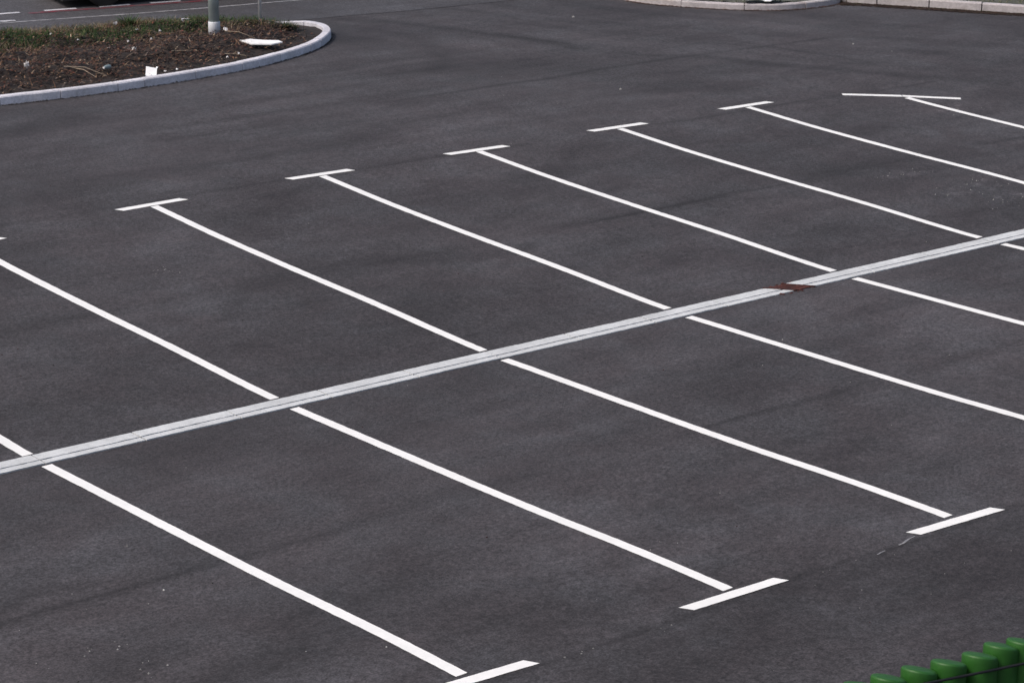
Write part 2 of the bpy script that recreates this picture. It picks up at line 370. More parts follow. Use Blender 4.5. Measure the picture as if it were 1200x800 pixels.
for D_, LB in ((UP, LU), (LO, LL)):
    for i, (p, q, bar) in D_.items():
        root = empty('bay_marking', (p[0], p[1], 0)); tag(root, 'white '+LB[i], 'road marking', 'white bay markings of the parking lot')
        mb = MB(); strip_bm(mb, p, q, W, seed=i+20)
        ln = mb.build('bay_line', M_PAINT, root); ln.location = (-p[0], -p[1], 0)
        if bar:
            mb = MB()
            if i == 6:
                strip_bm(mb, bar[0], (14.38, 5.69), .10, seed=3); strip_bm(mb, (14.385, 5.686), bar[1], .10, seed=4)
            else:
                P_, Q_ = bar; P_ = (P_[0]+.015, P_[1]); Q_ = (Q_[0]-.02, Q_[1]); strip_bm(mb, P_, Q_, W if D_ is UP else W*1.02, h=.0055, seed=i+50, shear=.033)
            bb = mb.build('end_bar', M_PAINT, root); bb.location = (-p[0], -p[1], 0)

# road paint
mb = MB()
E = [(-6, 21.3), (2, 19.6), (6.73, 18.56), (7.42, 18.42), (8.83, 18.08), (10.24, 17.81), (11.11, 17.69), (12.05, 17.54), (16, 16.9), (26, 15.3)]
for k in range(len(E)-1): strip_bm(mb, E[k], E[k+1], .085, h=.009, seed=k, ragged=.004)
tag(mb.build('road_edge_line', M_OLDP), 'thin worn pale line running along the road behind the planted island', 'road marking')
def dline(u): return 19.42-.215*(u-7)
for k, (a0, a1, lab) in enumerate([(-4.9, -4.4, 0), (6.95, 7.47, 'white road dash at the left photo edge, left of the red line'), (7.88, 8.42, 'white road dash on the red line, left of the black car corner'),
        (8.81, 9.34, 'white road dash on the red line, just below the black car corner'), (9.69, 10.22, 'white road dash on the red line at the top photo edge, rightmost in view')]):
    if not lab: continue
    mb = MB(); strip_bm(mb, (a0, dline(a0)-.02), (a1, dline(a1)-.02), .115, h=.012, seed=k, ragged=.003)
    tag(mb.build('road_dash', M_DASH), lab, 'road marking', 'dashes of the road behind the island')
mb = MB(); strip_bm(mb, (7.55, dline(7.55)-.16), (12.5, dline(12.5)-.16), .13, h=.009, seed=77, ragged=.006)
tag(mb.build('red_line', M_RED), 'faded red line painted along the road under the white dashes', 'road marking')
mb = MB(); strip_bm(mb, (6.2, 18.87), (7.05, 18.64), .10, h=.013, seed=78, ragged=.02)
tag(mb.build('paint_patch', M_DASH), 'ragged pale paint patch on the road at the left photo edge', 'road marking')

# ------------------------------------------------------------ concrete drain channel
def dv(u): return .018-.0088*u
def slab_piece(mb, u0, u1, off0, off1, h, skew0=0., skew1=0., seed=0):
    rg = np.random.default_rng(seed); n = max(2, int((u1-u0)/.05)); v = []
    for i in range(n+1):
        s = i/n
        for k, o_ in enumerate((off0, off1)):
            sk = skew0*(1-s)+skew1*s; uu = u0+(u1-u0)*s-sk*(o_+.03)
            vv = dv(uu)+o_+rg.normal(0, .0022)+(.006*(vnoise(np.array([uu]), np.array([o_*9.]), 2.1, 41)[0]-.5))
            z = float(Z(uu, dv(uu)))+h-.004*abs(k-.5)
            v.append((uu, vv, z)); v.append((uu, vv, z-.03))
    f = []
    for i in range(n):
        a_ = 4*i; b_ = a_+4; f += [(a_, a_+2, b_+2, b_), (a_, b_, b_+1, a_+1), (a_+2, a_+3, b_+3, b_+2)]
    f += [(0, 1, 3, 2), (4*n, 4*n+2, 4*n+3, 4*n+1)]
    mb.add(v, f)
SK = .75
drain_root = empty('drain_channel', (0, 0, 0)); tag(drain_root, 'long pale concrete drain channel with a dark slot crossing the whole lot', 'drain')
for (nm, o0, o1) in (('channel_wall', .133, -.018), ('channel_wall', -.038, -.128)):
    mb = MB(); u = -7.3; k = 0
    while u < 24:
        L = 1.0; e = u+L-.014
        if u < 6.58 < e: e = 6.575; L = 6.86-u
        slab_piece(mb, u, e, o0, o1, .0135+.0012*math.sin(k*2.3), SK if abs(u-6.86) < 1e-6 else 0, SK if abs(e-6.575) < 1e-6 else 0, k+int(o0*100)+300)
        u += L; k += 1
    mb.build(nm, M_DRAIN, drain_root)
mb = MB(); v = []
for uu in np.arange(-7.3, 24, .25): v += [(uu, dv(uu)-.016, float(Z(uu, dv(uu)))+.0035), (uu, dv(uu)-.040, float(Z(uu, dv(uu)))+.0035)]
mb.add(v, [(2*i, 2*i+1, 2*i+3, 2*i+2) for i in range(len(v)//2-1)]); mb.build('slot', M_CABLE, drain_root)
# rusty gully frame in the gap
rg_ = empty('rusty_gully_plate', (6.73, dv(6.73), 0)); tag(rg_, 'rust brown steel gully plate filling the gap in the concrete drain', 'drain plate')
def par(mb, u0, u1, w0, w1, z0, z1, sk=SK):
    c = [(u0-sk*(w0+.03), w0), (u1-sk*(w0+.03), w0), (u1-sk*(w1+.03), w1), (u0-sk*(w1+.03), w1)]
    v = [(a_-6.73, b_, z+float(Z(a_, dv(6.73)+b_))) for z in (z0, z1) for a_, b_ in c]
    mb.add(v, [(0, 3, 2, 1), (4, 5, 6, 7), (0, 1, 5, 4), (1, 2, 6, 5), (2, 3, 7, 6), (3, 0, 4, 7)])
mb = MB(); par(mb, 6.60, 6.835, -.125, .13, .001, .009); mb.build('plate', M_RUST, rg_)
mb = MB(); par(mb, 6.578, 6.602, -.135, .15, .002, .017); par(mb, 6.833, 6.857, -.15, .14, .002, .017); mb.build('frame', M_RUSTD, rg_)
mb = MB()
for k in range(4): par(mb, 6.62+.05*k, 6.642+.05*k, -.08, .09, .0092, .013)
mb.build('grate_bar', M_RUSTD, rg_)
mb = MB()
for k in range(12):
    uu = 6.45+RNG.random()*.45; vv = dv(uu)+.15+RNG.normal()*.02 if k % 2 else dv(uu)-.15+RNG.normal()*.02
    s = .008+.014*RNG.random(); z = float(Z(uu, vv)); mb.add([(uu-s*2, vv, z+.0045), (uu, vv-s, z+.0045), (uu+s*2, vv, z+.005), (uu, vv+s, z+.005), (uu, vv, z+.004+s*.6)], [(0, 1, 4), (1, 2, 4), (2, 3, 4), (3, 0, 4)])
tag(mb.build('rust_flakes', M_RUST), 'rust crumbs around the gully plate', 'debris', kind='stuff')

# ------------------------------------------------------------ kerbs
def resample(pts, st):
    P = [np.array(p, float) for p in pts]; out = [P[0]]; acc = 0
    L = [0]
    for i in range(1, len(P)): L.append(L[-1]+np.linalg.norm(P[i]-P[i-1]))
    n = max(1, int(round(L[-1]/st))); xs = np.linspace(0, L[-1], n+1)
    X = np.interp(xs, L, [p[0] for p in P]); Y = np.interp(xs, L, [p[1] for p in P]); return list(zip(X, Y))
def kerb(name, pts, m, hfun, stone=1.0, wd=.13, left=True, joints=None, gap=.012):
    """stones laid end to end; pts = the outer bottom edge, inner side to the left of travel"""
    path = resample(smooth_path(pts, 10), .05); n = len(path); mb = MB(); i = 0; rg = random.Random(5)
    while i < n-1:
        s = int(stone/.05*(rg.choice((.55, 1, 1)) if name == 'island_kerb' else 1))
        j = min(i+s, n-1); ring = []; hj = rg.uniform(-.004, .004); oj = rg.uniform(-.005, .005)
        for k in range(i, j+1):
            a_ = np.array(path[max(k-1, 0)]); b_ = np.array(path[min(k+1, n-1)]); t = (b_-a_)/np.linalg.norm(b_-a_); nn = np.array([-t[1], t[0]])
            if not left: nn = -nn
            p = np.array(path[k]); 
            if k == i: p = p+t*gap/2
            if k == j: p = p-t*gap/2
            p = p+nn*oj
            h = hfun(p[0], p[1])+hj; z = float(Z(p[0], p[1]))
            pr = [(-.0, -.05), (.004, h-.018), (.018, h), (wd-.008, h+.002), (wd, h-.006), (wd, -.05)]
            ring.append([(*(p+nn*a0), z+b0) for a0, b0 in pr])
        v = [q for r_ in ring for q in r_]; K = 6; f = []
        for r_ in range(len(ring)-1):
            for k in range(K-1):
                q = (r_*K+k, (r_+1)*K+k, (r_+1)*K+k+1, r_*K+k+1); f.append(q if left else q[::-1])
        f.append(tuple(range(K))[::-1]); f.append(tuple((len(ring)-1)*K+k for k in range(K)))
        mb.add(v, f); i = j
    o = mb.build(name, m); tag(o, kind='structure'); return path
IS = [(-12, 13.6), (-6, 13.1), (0, 12.75), (3.7, 12.58), (4.41, 12.51), (5.46, 12.48), (6.84, 12.58), (8.0, 12.79), (9.06, 13.21), (9.72, 13.62), (10.24, 14.12), (10.50, 14.55), (10.57, 14.92), (10.46, 15.30), (10.25, 15.7), (9.95, 16.08), (9.38, 16.55), (8.32, 17.0), (7.0, 17.3), (4, 17.9), (-3, 19.3), (-12, 21)]
def ish(x, y):
    return .125 if y < 15.2 else .125-.09*min(1, (y-15.2)/.8)
isl_path = kerb('island_kerb', IS, M_KERB, ish, .9)
K1 = [(21, 20), (18.4, 17.8), (17.1, 16.2), (16.5, 14.9), (16.39, 14.13), (16.43, 13.75), (16.6, 13.3), (16.93, 12.72), (17.32, 12.2), (17.72, 11.85), (18.15, 11.69), (18.75, 11.64), (19.15, 11.74), (19.45, 12.0)]
kerb('far_kerb_curved', K1, M_KERB2, lambda x, y: .105, 1.1)
K2 = [(19.05, 12.0), (19.25, 11.68), (19.93, 10.58), (20.37, 9.82), (20.86, 9.02), (23.6, 4.3), (29, -5)]
kerb('far_kerb_straight', K2, M_KERB2, lambda x, y: .135, .95, gap=.02)

# ------------------------------------------------------------ planted island: soil, litter of dead stems, grass
def inside(x, y, poly):
    c = np.zeros(x.shape, bool); n = len(poly)
    for i in range(n):
        (x1, y1), (x2, y2) = poly[i], poly[(i+1) % n]
        k = ((y1 > y) != (y2 > y)) & (x < (x2-x1)*(y-y1)/((y2-y1) if y2 != y1 else 1e-9)+x1); c ^= k
    return c
IP = resample(isl_path, .4)
def isl_h(x, y):
    x = np.asarray(x, float); y = np.asarray(y, float); dd, _ = seg_d(x, y, IP)
    back = 1/(1+np.exp(-(y-15.0)/.5))
    k = np.clip((dd-.12)/1.3, 0, 1); k = k*k*(3-2*k)
    return Z(x, y)+.085-.05*back*np.exp(-dd/.5)+k*(.13+.09*(vnoise(x, y, .6, 7)-.4)+.15*(vnoise(x, y, 2.6, 8)-.5)+.06*(vnoise(x, y, 6, 18)-.5))+(.03*(vnoise(x, y, 7, 9)-.5))*np.clip(dd*3, 0, 1)
def area_mesh(name, X, Y, hf, poly, path, m, marg=.07):
    gx, gy = np.meshgrid(X, Y, indexing='ij'); ny = len(Y); dd, _ = seg_d(gx, gy, path); ins = inside(gx, gy, poly) & (dd > marg)
    gz = hf(gx, gy); idx = -np.ones(gx.shape, int); v = []; f = []
    ii = np.argwhere(ins[:-1, :-1] & ins[1:, :-1] & ins[1:, 1:] & ins[:-1, 1:])
    for i, j in ii:
        q = []
        for a_, b_ in ((i, j), (i+1, j), (i+1, j+1), (i, j+1)):
            if idx[a_, b_] < 0: idx[a_, b_] = len(v); v.append((gx[a_, b_], gy[a_, b_], gz[a_, b_]))
            q.append(idx[a_, b_])
        f.append(q)
    o = meshobj(name, v, f, m, smooth=True); tag(o, kind='structure'); return o
area_mesh('island_soil', np.concatenate([np.arange(-12, 3, .25), np.arange(3, 10.7, .055)]), np.arange(12.4, 21, .055), isl_h, IP, IP, M_SOIL)

def scatter(n, x0, x1, y0, y1, dens, margin=.17):
    x = RNG.uniform(x0, x1, n); y = RNG.uniform(y0, y1, n); dd, _ = seg_d(x, y, IP)
    k = inside(x, y, IP) & (dd > margin) & (RNG.random(n) < dens(x, y, dd)); return x[k], y[k]
def strips(name, items, m, label, cat, nseg=3):
    """items: list of (p0, dir, up-curve, length, width, colour)"""
    V = []; Fc = []; C = []
    for (p, dr, cv, L, wd, c) in items:
        p = np.array(p); dr = np.array(dr)/np.linalg.norm(dr); sd = np.cross(dr, (0, 0, 1)); ln = np.linalg.norm(sd)
        sd = sd/ln if ln > .05 else np.array((1, 0, 0)); k = len(V)
        for s in range(nseg+1):
            t = s/nseg; q = p+dr*L*t+np.array(cv)*L*t*t; w_ = wd*(1-.75*t)
            V += [q-sd*w_/2, q+sd*w_/2]; C += [c, c]
        Fc += [(k+2*s, k+2*s+1, k+2*s+3, k+2*s+2) for s in range(nseg)]
    o = meshobj(name, V, Fc, m)
    ca = o.data.attributes.new('col', 'FLOAT_COLOR', 'POINT'); ca.data.foreach_set('color', np.array([(*c, 1) for c in C], np.float32).ravel())
    return tag(o, label, cat, kind='stuff')
def pick(cols, var=.25):
    c = np.array(random.choice(cols)); return tuple(c*(1+random.uniform(-var, var)))
DEAD = [(.085, .042, .030), (.060, .034, .024), (.115, .064, .040), (.030, .019, .016), (.15, .09, .055), (.060, .030, .025), (.03, .02, .018), (.11, .085, .075), (.05, .042, .042), (.008, .006, .006), (.012, .009, .008)]
TAN = [(.26, .20, .135), (.20, .145, .10), (.32, .26, .19), (.15, .105, .07)]
GRN = [(.028, .060, .018), (.04, .085, .025), (.022, .045, .015), (.06, .095, .035)]
OLV = [(.11, .105, .045), (.16, .13, .065), (.08, .085, .035), (.19, .14, .085), (.10, .065, .04)]
# dead stems
it = []
x, y = scatter(17000, 2.6, 10.6, 12.5, 17.6, lambda x, y, d_: np.clip(d_*1.6-.12, 0, 1)*np.where(y > 15.6, .5, 1)*np.clip((10.05-x)*2, .05, 1)); z = isl_h(x, y)
for a_, b_, c_ in zip(x, y, z):
    th = random.gauss(-.3, 1.3); el = random.uniform(-.1, .7); L = random.uniform(.04, .15)*(1.8 if random.random() < .12 else 1); tan = random.random() < .07
    it.append(((a_, b_, c_+random.uniform(0, .05)), (math.cos(th)*math.cos(el), math.sin(th)*math.cos(el), math.sin(el)), (random.gauss(0, .06), random.gauss(0, .06), -.25*el-.03), L, random.uniform(.006, .019), pick(TAN if tan else DEAD, .85)))
strips('dead_stems', it, M_VEG, 'tangle of dead brown stems and twigs covering the island soil', 'dead plants')
# fallen leaves
it = []
x, y = scatter(15000, 2.6, 10.5, 12.5, 17.6, lambda x, y, d_: np.clip(d_*1.8-.1, .03, 1)*np.clip((10.15-x)*2, .08, 1)); z = isl_h(x, y)
LEAF = DEAD+[(.11, .04, .028), (.09, .035, .025), (.15, .09, .06)]
for a_, b_, c_ in zip(x, y, z):
    th = random.uniform(0, 6.28); el = random.uniform(-.1, .7)
    it.append(((a_, b_, c_+random.uniform(.003, .07)), (math.cos(th)*math.cos(el), math.sin(th)*math.cos(el), math.sin(el)), (0, 0, -.4), random.uniform(.025, .06), random.uniform(.02, .045), pick(LEAF+([TAN[1], TAN[0]] if random.random() < .3 else []), .7)))
strips('fallen_leaves', it, M_VEG, 'layer of dry reddish brown leaves on the island soil', 'leaves', 2)
# dry and green grass along the far side of the island
def gden(x, y, d_):
    band = 15.05-.10*(x-7)+(vnoise(x, y, .8, 21)-.5)*.9
    return np.clip((y-band+.25)*1.6, 0, 1)*np.clip((10.15-x)*3, 0, 1)
x, y = scatter(42000, 2.6, 10.4, 13.6, 18.2, gden, .05); z = isl_h(x, y); gi = []; di = []
gsel = vnoise(x, y, 1.1, 22)
for a_, b_, c_, s in zip(x, y, z, gsel):
    green = s+(.36 if a_ < 7.2 else (-.04 if a_ < 9.0 else .08))+random.gauss(0, .07) > .62
    th = random.uniform(0, 6.28); el = random.uniform(.5, 1.45); L = random.uniform(.07, .19)*(1.15 if green else 1)
    e = ((a_, b_, c_-.005), (math.cos(th)*math.cos(el), math.sin(th)*math.cos(el), math.sin(el)), (random.gauss(0, .2), random.gauss(0, .2), -.25), L, random.uniform(.005, .011), pick(GRN if green else (OLV if random.random() < .62 else TAN)))
    (gi if green else di).append(e)
strips('green_grass', gi, M_VEG, 'dark green grass at the back of the planted island', 'grass')
strips('dry_grass', di, M_VEG, 'brown and olive dry grass along the back of the planted island', 'grass')
# sparse blades near the kerb
it = []
x, y = scatter(5000, 2.6, 10.5, 12.5, 17, lambda x, y, d_: np.exp(-((d_-.22)/.09)**2)*.6, .14); z = isl_h(x, y)
for a_, b_, c_ in zip(x, y, z):
    th = random.uniform(0, 6.28); it.append(((a_, b_, c_), (math.cos(th)*.8, math.sin(th)*.8, .6), (0, 0, -.4), random.uniform(.02, .06), .006, pick(OLV+GRN)))
strips('kerb_moss', it, M_VEG, 'low moss and weeds just inside the island kerb', 'weeds')
# clumps that stand out
def tuft(name, cx, cy, r, h, n, cols, label, cat, lean=(0, 0)):
    it = []; base = float(isl_h(cx, cy)); 
    for _ in range(n):
        a_ = random.uniform(0, 6.28); q = r*random.random()**.7; el = random.uniform(.7, 1.5)
        it.append(((q*math.cos(a_), q*math.sin(a_), -.01), (math.cos(a_)*math.cos(el)+lean[0], math.sin(a_)*math.cos(el)+lean[1], math.sin(el)), (math.cos(a_)*.25, math.sin(a_)*.25, -.2), h*random.uniform(.5, 1), random.uniform(.008, .016), pick(cols)))
    o = strips(name, it, M_VEG, label, cat); del o['kind']; o.location = (cx, cy, base); return o
tuft('grass_tuft', 7.80, 16.2, .12, .26, 240, GRN, 'taller green grass tuft on the back edge of the island, left of the lamp post', 'grass tuft')
tuft('low_shrub', 9.78, 14.72, .20, .15, 300, [(.02, .035, .016), (.03, .045, .02), (.04, .04, .025)], 'low dark green plant right of the thin metal post', 'plant')
tuft('low_shrub', 9.27, 15.1, .10, .2, 120, [(.03, .045, .02), (.07, .06, .035)], 'scraggy dark sprig leaning left of the thin metal post', 'plant', (-.35, .1))
tuft('dry_tuft', 8.72, 14.55, .09, .22, 70, TAN, 'small pale dry grass tuft right of the lamp post base', 'grass tuft')
# a few long pale canes
for k, (a_, b_, th, L, lab) in enumerate([(5.15, 13.4, -.75, .62, 'long pale dry cane lying crosswise at the left of the island'), (5.25, 13.35, -1.2, .45, 'short pale cane crossing the long one at the left of the island'),
        (7.05, 13.6, -.3, .35, 'thin pale stalk lying near the middle of the island'), (8.35, 14.25, -.8, .5, 'pale stalk slanting down from the lamp post base'), (7.75, 13.25, -.55, .32, 'pale stalk near the kerb below the lamp post')]):
    z = float(isl_h(a_, b_)); x2, y2 = a_+math.cos(th)*L, b_+math.sin(th)*L; mb = MB()
    mb.tube([(0, 0, .06), ((x2-a_)*.5, (y2-b_)*.5+.01, .05), (x2-a_, y2-b_, float(isl_h(x2, y2))-z+.05)], [.006, .005, .003], 6)
    m_ = plain('pale_stalk', (.34, .27, .2), .8) if k == 0 else m_
    tag(mb.build('dry_cane', m_, loc=(a_, b_, z)), lab, 'dead stalk', 'pale canes lying on the island')

# ------------------------------------------------------------ litter on the island
def crumple(s, thick=.004, n=5, amp=.3, asp=1., seed=0):
    rg = np.random.default_rng(seed); v = []; f = []
    for side in (0, 1):
        for i in range(n+1):
            for j in range(n+1): v.append([(i/n-.5)*s, (j/n-.5)*s*asp, 0])
    h = rg.normal(0, s*amp*.3, (n+1, n+1)); h[1:-1, 1:-1] += s*amp*.3; dx = rg.normal(0, s*.05, (n+1, n+1, 2))
    k = (n+1)**2
    for i in range(n+1):
        for j in range(n+1):
            for side in (0, 1):
                q = v[side*k+i*(n+1)+j]; q[0] += dx[i, j, 0]; q[1] += dx[i, j, 1]; q[2] = h[i, j]+side*thick
    for i in range(n):
        for j in range(n):
            a_ = i*(n+1)+j; f.append((a_, a_+1, a_+n+2, a_+n+1)); f.append((k+a_, k+a_+n+1, k+a_+n+2, k+a_+1))
    for i in range(n):
        for a_, b_ in (((i, 0), (i+1, 0)), ((i+1, n), (i, n)), ((0, i+1), (0, i)), ((n, i), (n, i+1))):
            A = a_[0]*(n+1)+a_[1]; B = b_[0]*(n+1)+b_[1]; f.append((A, B, k+B, k+A))
    return v, f
LIT = [(7.56, 16.2, .085, .8, 'white crumpled paper at the grass edge, left of the green tuft', M_PAPER), (7.57, 15.55, .06, .5, 'small white scrap below the green tuft', M_WHITE),
       (7.70, 15.05, .06, 1.2, 'upright white scrap in the middle of the dead stems', M_WHITE), (6.91, 14.65, .05, .6, 'small grey scrap just above the torn white tissue', M_PAPER),
       (6.70, 14.10, .085, .8, 'torn white tissue in the middle of the island', M_WHITE), (7.37, 14.75, .045, .5, 'tiny white scrap right of the torn tissue', M_PAPER),
       (6.57, 14.65, .04, .5, 'tiny pale scrap left of the torn tissue', M_PAPER), (6.33, 15.15, .05, .5, 'pale scrap where the grass meets the dead stems', M_PAPER),
       (6.24, 15.85, .055, .4, 'white scrap in the green grass at the left', M_PAPER), (4.67, 13.62, .10, .9, 'grey plastic scrap in the dead stems near the left photo edge', M_PAPER),
       (8.47, 14.38, .10, .7, 'crumpled pale paper at the foot of the lamp post', M_PAPER), (6.41, 12.70, .055, .4, 'pale scrap just right of the white carton', M_PAPER),
       (6.62, 12.72, .045, .4, 'tiny white scrap by the kerb, second right of the carton', M_WHITE), (7.97, 13.2, .055, .5, 'small pale scrap left of the white board', M_PAPER), (7.68, 13.05, .05, .5, 'small pinkish scrap near the kerb below the lamp post', M_PAPER)]
for k, (a_, b_, s, amp, lab, m_) in enumerate(LIT):
    v, f = crumple(s*.68, .004, 4, amp*1.3, .7, k); o = meshobj('paper_scrap', v, f, m_, loc=(a_, b_, float(isl_h(a_, b_))+.065))
    o.rotation_euler = (random.uniform(.2, .7), random.uniform(-.2, .2), random.uniform(-1, 0)); tag(o, lab, 'litter', 'scraps of paper and plastic on the island')
# carton, tilted towards the lot
ct = empty('white_carton', (6.22, 12.78, float(isl_h(6.22, 12.78))+.055), -.62); ct.rotation_euler = (.55, .12, -.62)
tag(ct, 'flattened white carton standing by the island kerb', 'carton')
mb = MB(); mb.add([(-.07, -.10, 0), (.09, -.10, 0), (.075, .09, .0), (-.085, .10, 0), (-.07, -.10, .018), (.09, -.10, .02), (.075, .09, .016), (-.085, .10, .022)], [(0, 3, 2, 1), (4, 5, 6, 7), (0, 1, 5, 4), (1, 2, 6, 5), (2, 3, 7, 6), (3, 0, 4, 7)])
mb.build('carton_body', M_WHITE, ct)
mb = MB(); mb.add([(.055, .088, .004), (.075, .086, .004), (.09, .12, .012), (.06, .125, .012), (.055, .088, .01), (.075, .086, .01), (.09, .12, .018), (.06, .125, .018)], [(0, 3, 2, 1), (4, 5, 6, 7), (0, 1, 5, 4), (1, 2, 6, 5), (2, 3, 7, 6), (3, 0, 4, 7)])
mb.build('carton_flap', M_WHITE, ct)
# bottle
mb = MB(); mb.rev([(.0, 0), (.033, .004), (.035, .03), (.034, .13), (.03, .16), (.014, .19), (.013, .21), (0, .212)], 16, Matrix.Rotation(1.45, 4, 'X'), cap=False)
bt = mb.build('plastic_bottle', M_BOTTLE, smooth=True, loc=(5.78, 13.2, float(isl_h(5.78, 13.2))+.08)); bt.rotation_euler = (0, .0, -.9); tag(bt, 'grey green plastic bottle lying left of the white carton', 'bottle')
mb = MB(); mb.rev([(.015, .205), (.015, .225)], 12, Matrix.Rotation(1.45, 4, 'X')); mb.build('bottle_cap', M_PAPER, bt)
# white board
z = float(isl_h(8.6, 13.62))-.03; c = [(8.385, 13.84), (8.42, 13.56), (8.66, 13.36), (8.86, 13.37), (8.87, 13.50), (8.70, 13.66), (8.55, 13.80)]
v = [(a_-8.6, b_-13.62, .10+zz+.015*math.sin(i)+.16*((a_-8.6)*.6+(b_-13.62)*.8)) for zz in (0, .018) for i, (a_, b_) in enumerate(c)]; n = len(c)
tag(meshobj('white_board', v, [tuple(range(n))[::-1], tuple(range(n, 2*n))]+[(i, (i+1) % n, n+(i+1) % n, n+i) for i in range(n)], M_WHITE, loc=(8.6, 13.62, z)), 'broken white board lying flat below the thin metal post', 'board')

# ------------------------------------------------------------ lamp post and thin post
lz = float(isl_h(8.50, 14.76)); lp = empty('street_lamp', (8.50, 14.76, lz-.06))
tag(lp, 'grey green galvanised lamp post with a paler sleeve at its foot on the island', 'lamp post')
mb = MB(); mb.rev([(.084, 0), (.084, 1.2), (.06, 8.0)], 28); mb.build('pole', M_GALV, lp, True)
mb = MB(); mb.rev([(.0935, 0), (.0935, .235), (.088, .245)], 28); mb.build('base_sleeve', M_GALV2, lp, True)
mb = MB(); mb.tube([(0, 0, 7.95), (.1, .3, 8.3), (.2, .8, 8.5), (.3, 1.4, 8.55)], [.045, .04, .035, .03]); mb.build('arm', M_GALV, lp, True)
mb = MB(); mb.box(.2, .45, 1.3, 1.95, 8.5, 8.6); lh = mb.build('lamp_head', M_GALV2, lp); mb = MB(); mb.box(.23, .42, 1.4, 1.9, 8.48, 8.498); mb.build('lamp_lens', M_LAMP, lh)
mb = MB(); mb.box(-.05, .05, -.096, -.07, .7, 1.1); mb.build('service_door', M_GALV2, lp)
tz = float(isl_h(9.57, 15.12)); tp = empty('metal_post', (9.57, 15.12, tz-.03)); tag(tp, 'thin pale metal post at the right end of the grass', 'post')
mb = MB(); mb.rev([(.027, 0), (.027, 2.8)], 16); mb.build('pole', paint_mat('pale_post_paint', (.82, .83, .86)), tp, True)
mb = MB(); mb.rev([(.027, 2.8), (.027, 2.83), (.01, 2.845)], 16); mb.build('post_cap', M_CABLE, tp)
mb = MB(); mb.box(-.10, .02, -.02, .04, .0, .05, Matrix.Rotation(-.35, 4, 'Z')); sb_z = float(isl_h(8.55, 15.75))
tag(mb.build('stone_block', M_KERB, loc=(8.62, 15.75, sb_z+.02)), 'pale stone just left of the lamp post at the back of the island', 'stone')

# ------------------------------------------------------------ verge behind the far kerbs
VP = [(19.45, 12.0)]
K1p = resample(smooth_path(K1, 8), .3); K2p = resample(smooth_path(K2, 8), .5)
poly = K1p[:-1]+[(19.2, 12.0)]+K2p[2:]+[(60, -5), (60, 20)]
def vz(x, y): return Z(x, y)+.095+.03*vnoise(x, y, 1.3, 31)
def verge():
    X = np.arange(16.3, 34, .12); Y = np.arange(-5, 20, .12); path = K1p+[(19.5, 12)]+K2p
    o = area_mesh('verge', X, Y, vz, poly, K1p, stone_mat('verge_soil', (.085, .088, .070), .5, 2.5), .06)
    it = []
    x = RNG.uniform(16.4, 25, 26000); y = RNG.uniform(4, 15.5, 26000); dd, _ = seg_d(x, y, K1p); d2, _ = seg_d(x, y, K2p)
    k = inside(x, y, poly) & (dd > .16) & (d2 > .16) & ((dd < 3) | (d2 < 3)); z = vz(x, y)
    for a_, b_, c_ in zip(x[k], y[k], z[k]):
        th = random.uniform(0, 6.28); el = random.uniform(.3, 1.4)
        it.append(((a_, b_, c_), (math.cos(th)*math.cos(el), math.sin(th)*math.cos(el), math.sin(el)), (0, 0, -.3), random.uniform(.04, .11), .009, pick([(.09, .11, .05), (.13, .125, .075), (.06, .08, .035), (.2, .17, .12)])))
    strips('verge_grass', it, M_VEG, 'short grey green grass behind the far kerbs', 'grass')
verge()
# dirt and rotten leaves along the foot of the straight far kerb, weeds in the corner
def dirt_band(name, path, w0, n, cols, label, hi=.03, side=1, bias=1.):
    it = []; P = [np.array(p) for p in path]
    for _ in range(n):
        k = random.randrange(len(P)-1); t = random.random(); p = P[k]*(1-t)+P[k+1]*t; dr = (P[k+1]-P[k])/np.linalg.norm(P[k+1]-P[k]); nn = np.array([dr[1], -dr[0]])*side
        p = p+nn*w0*abs(random.random())**bias; th = random.uniform(0, 6.28)
        it.append(((p[0], p[1], float(Z(p[0], p[1]))+.006), (math.cos(th), math.sin(th), random.uniform(.1, .6)), (0, 0, -.3), random.uniform(.02, .06), random.uniform(.012, .03), pick(cols)))
    strips(name, it, M_VEG, label, 'dirt', 2)
DK2 = [(19.16, 11.74), (19.25, 11.66), (19.93, 10.56), (20.37, 9.8), (20.86, 9.0), (22.4, 6.36)]
dirt_band('kerb_dirt', DK2, .26, 5200, [(.028, .018, .017), (.04, .022, .018), (.05, .03, .022), (.035, .032, .02)], 'dark band of rotting leaves at the foot of the straight far kerb', bias=1.2)
dirt_band('moss_fringe', [(p[0]+.2, p[1]-.13) for p in map(tuple, DK2)], .12, 900, [(.07, .07, .045), (.12, .11, .08), (.05, .06, .03)], 'mossy grit fringe below the straight far kerb')
dirt_band('kerb_dust', K1[4:], .07, 900, [(.05, .03, .028), (.09, .05, .042), (.12, .09, .08)], 'reddish dust and crumbs at the foot of the curved far kerb')
dirt_band('island_kerb_dust', [(p[0], p[1]) for p in IS[3:13]], .05, 700, [(.05, .045, .045), (.09, .085, .085), (.03, .028, .028)], 'fine dirt at the foot of the island kerb')
it = []
for _ in range(260):
    a_, b_ = 19.27+random.gauss(0, .09), 11.85+random.gauss(0, .07); th = random.uniform(0, 6.28); el = random.uniform(.4, 1.4)
    it.append(((a_, b_, float(Z(a_, b_))+.01), (math.cos(th)*math.cos(el), math.sin(th)*math.cos(el), math.sin(el)), (0, 0, -.2), random.uniform(.06, .17), .012, pick([(.10, .07, .03), (.06, .06, .025), (.14, .10, .06), (.05, .03, .02)])))
o = strips('corner_weeds', it, M_VEG, 'brown weeds growing where the two far kerbs meet', 'weeds')
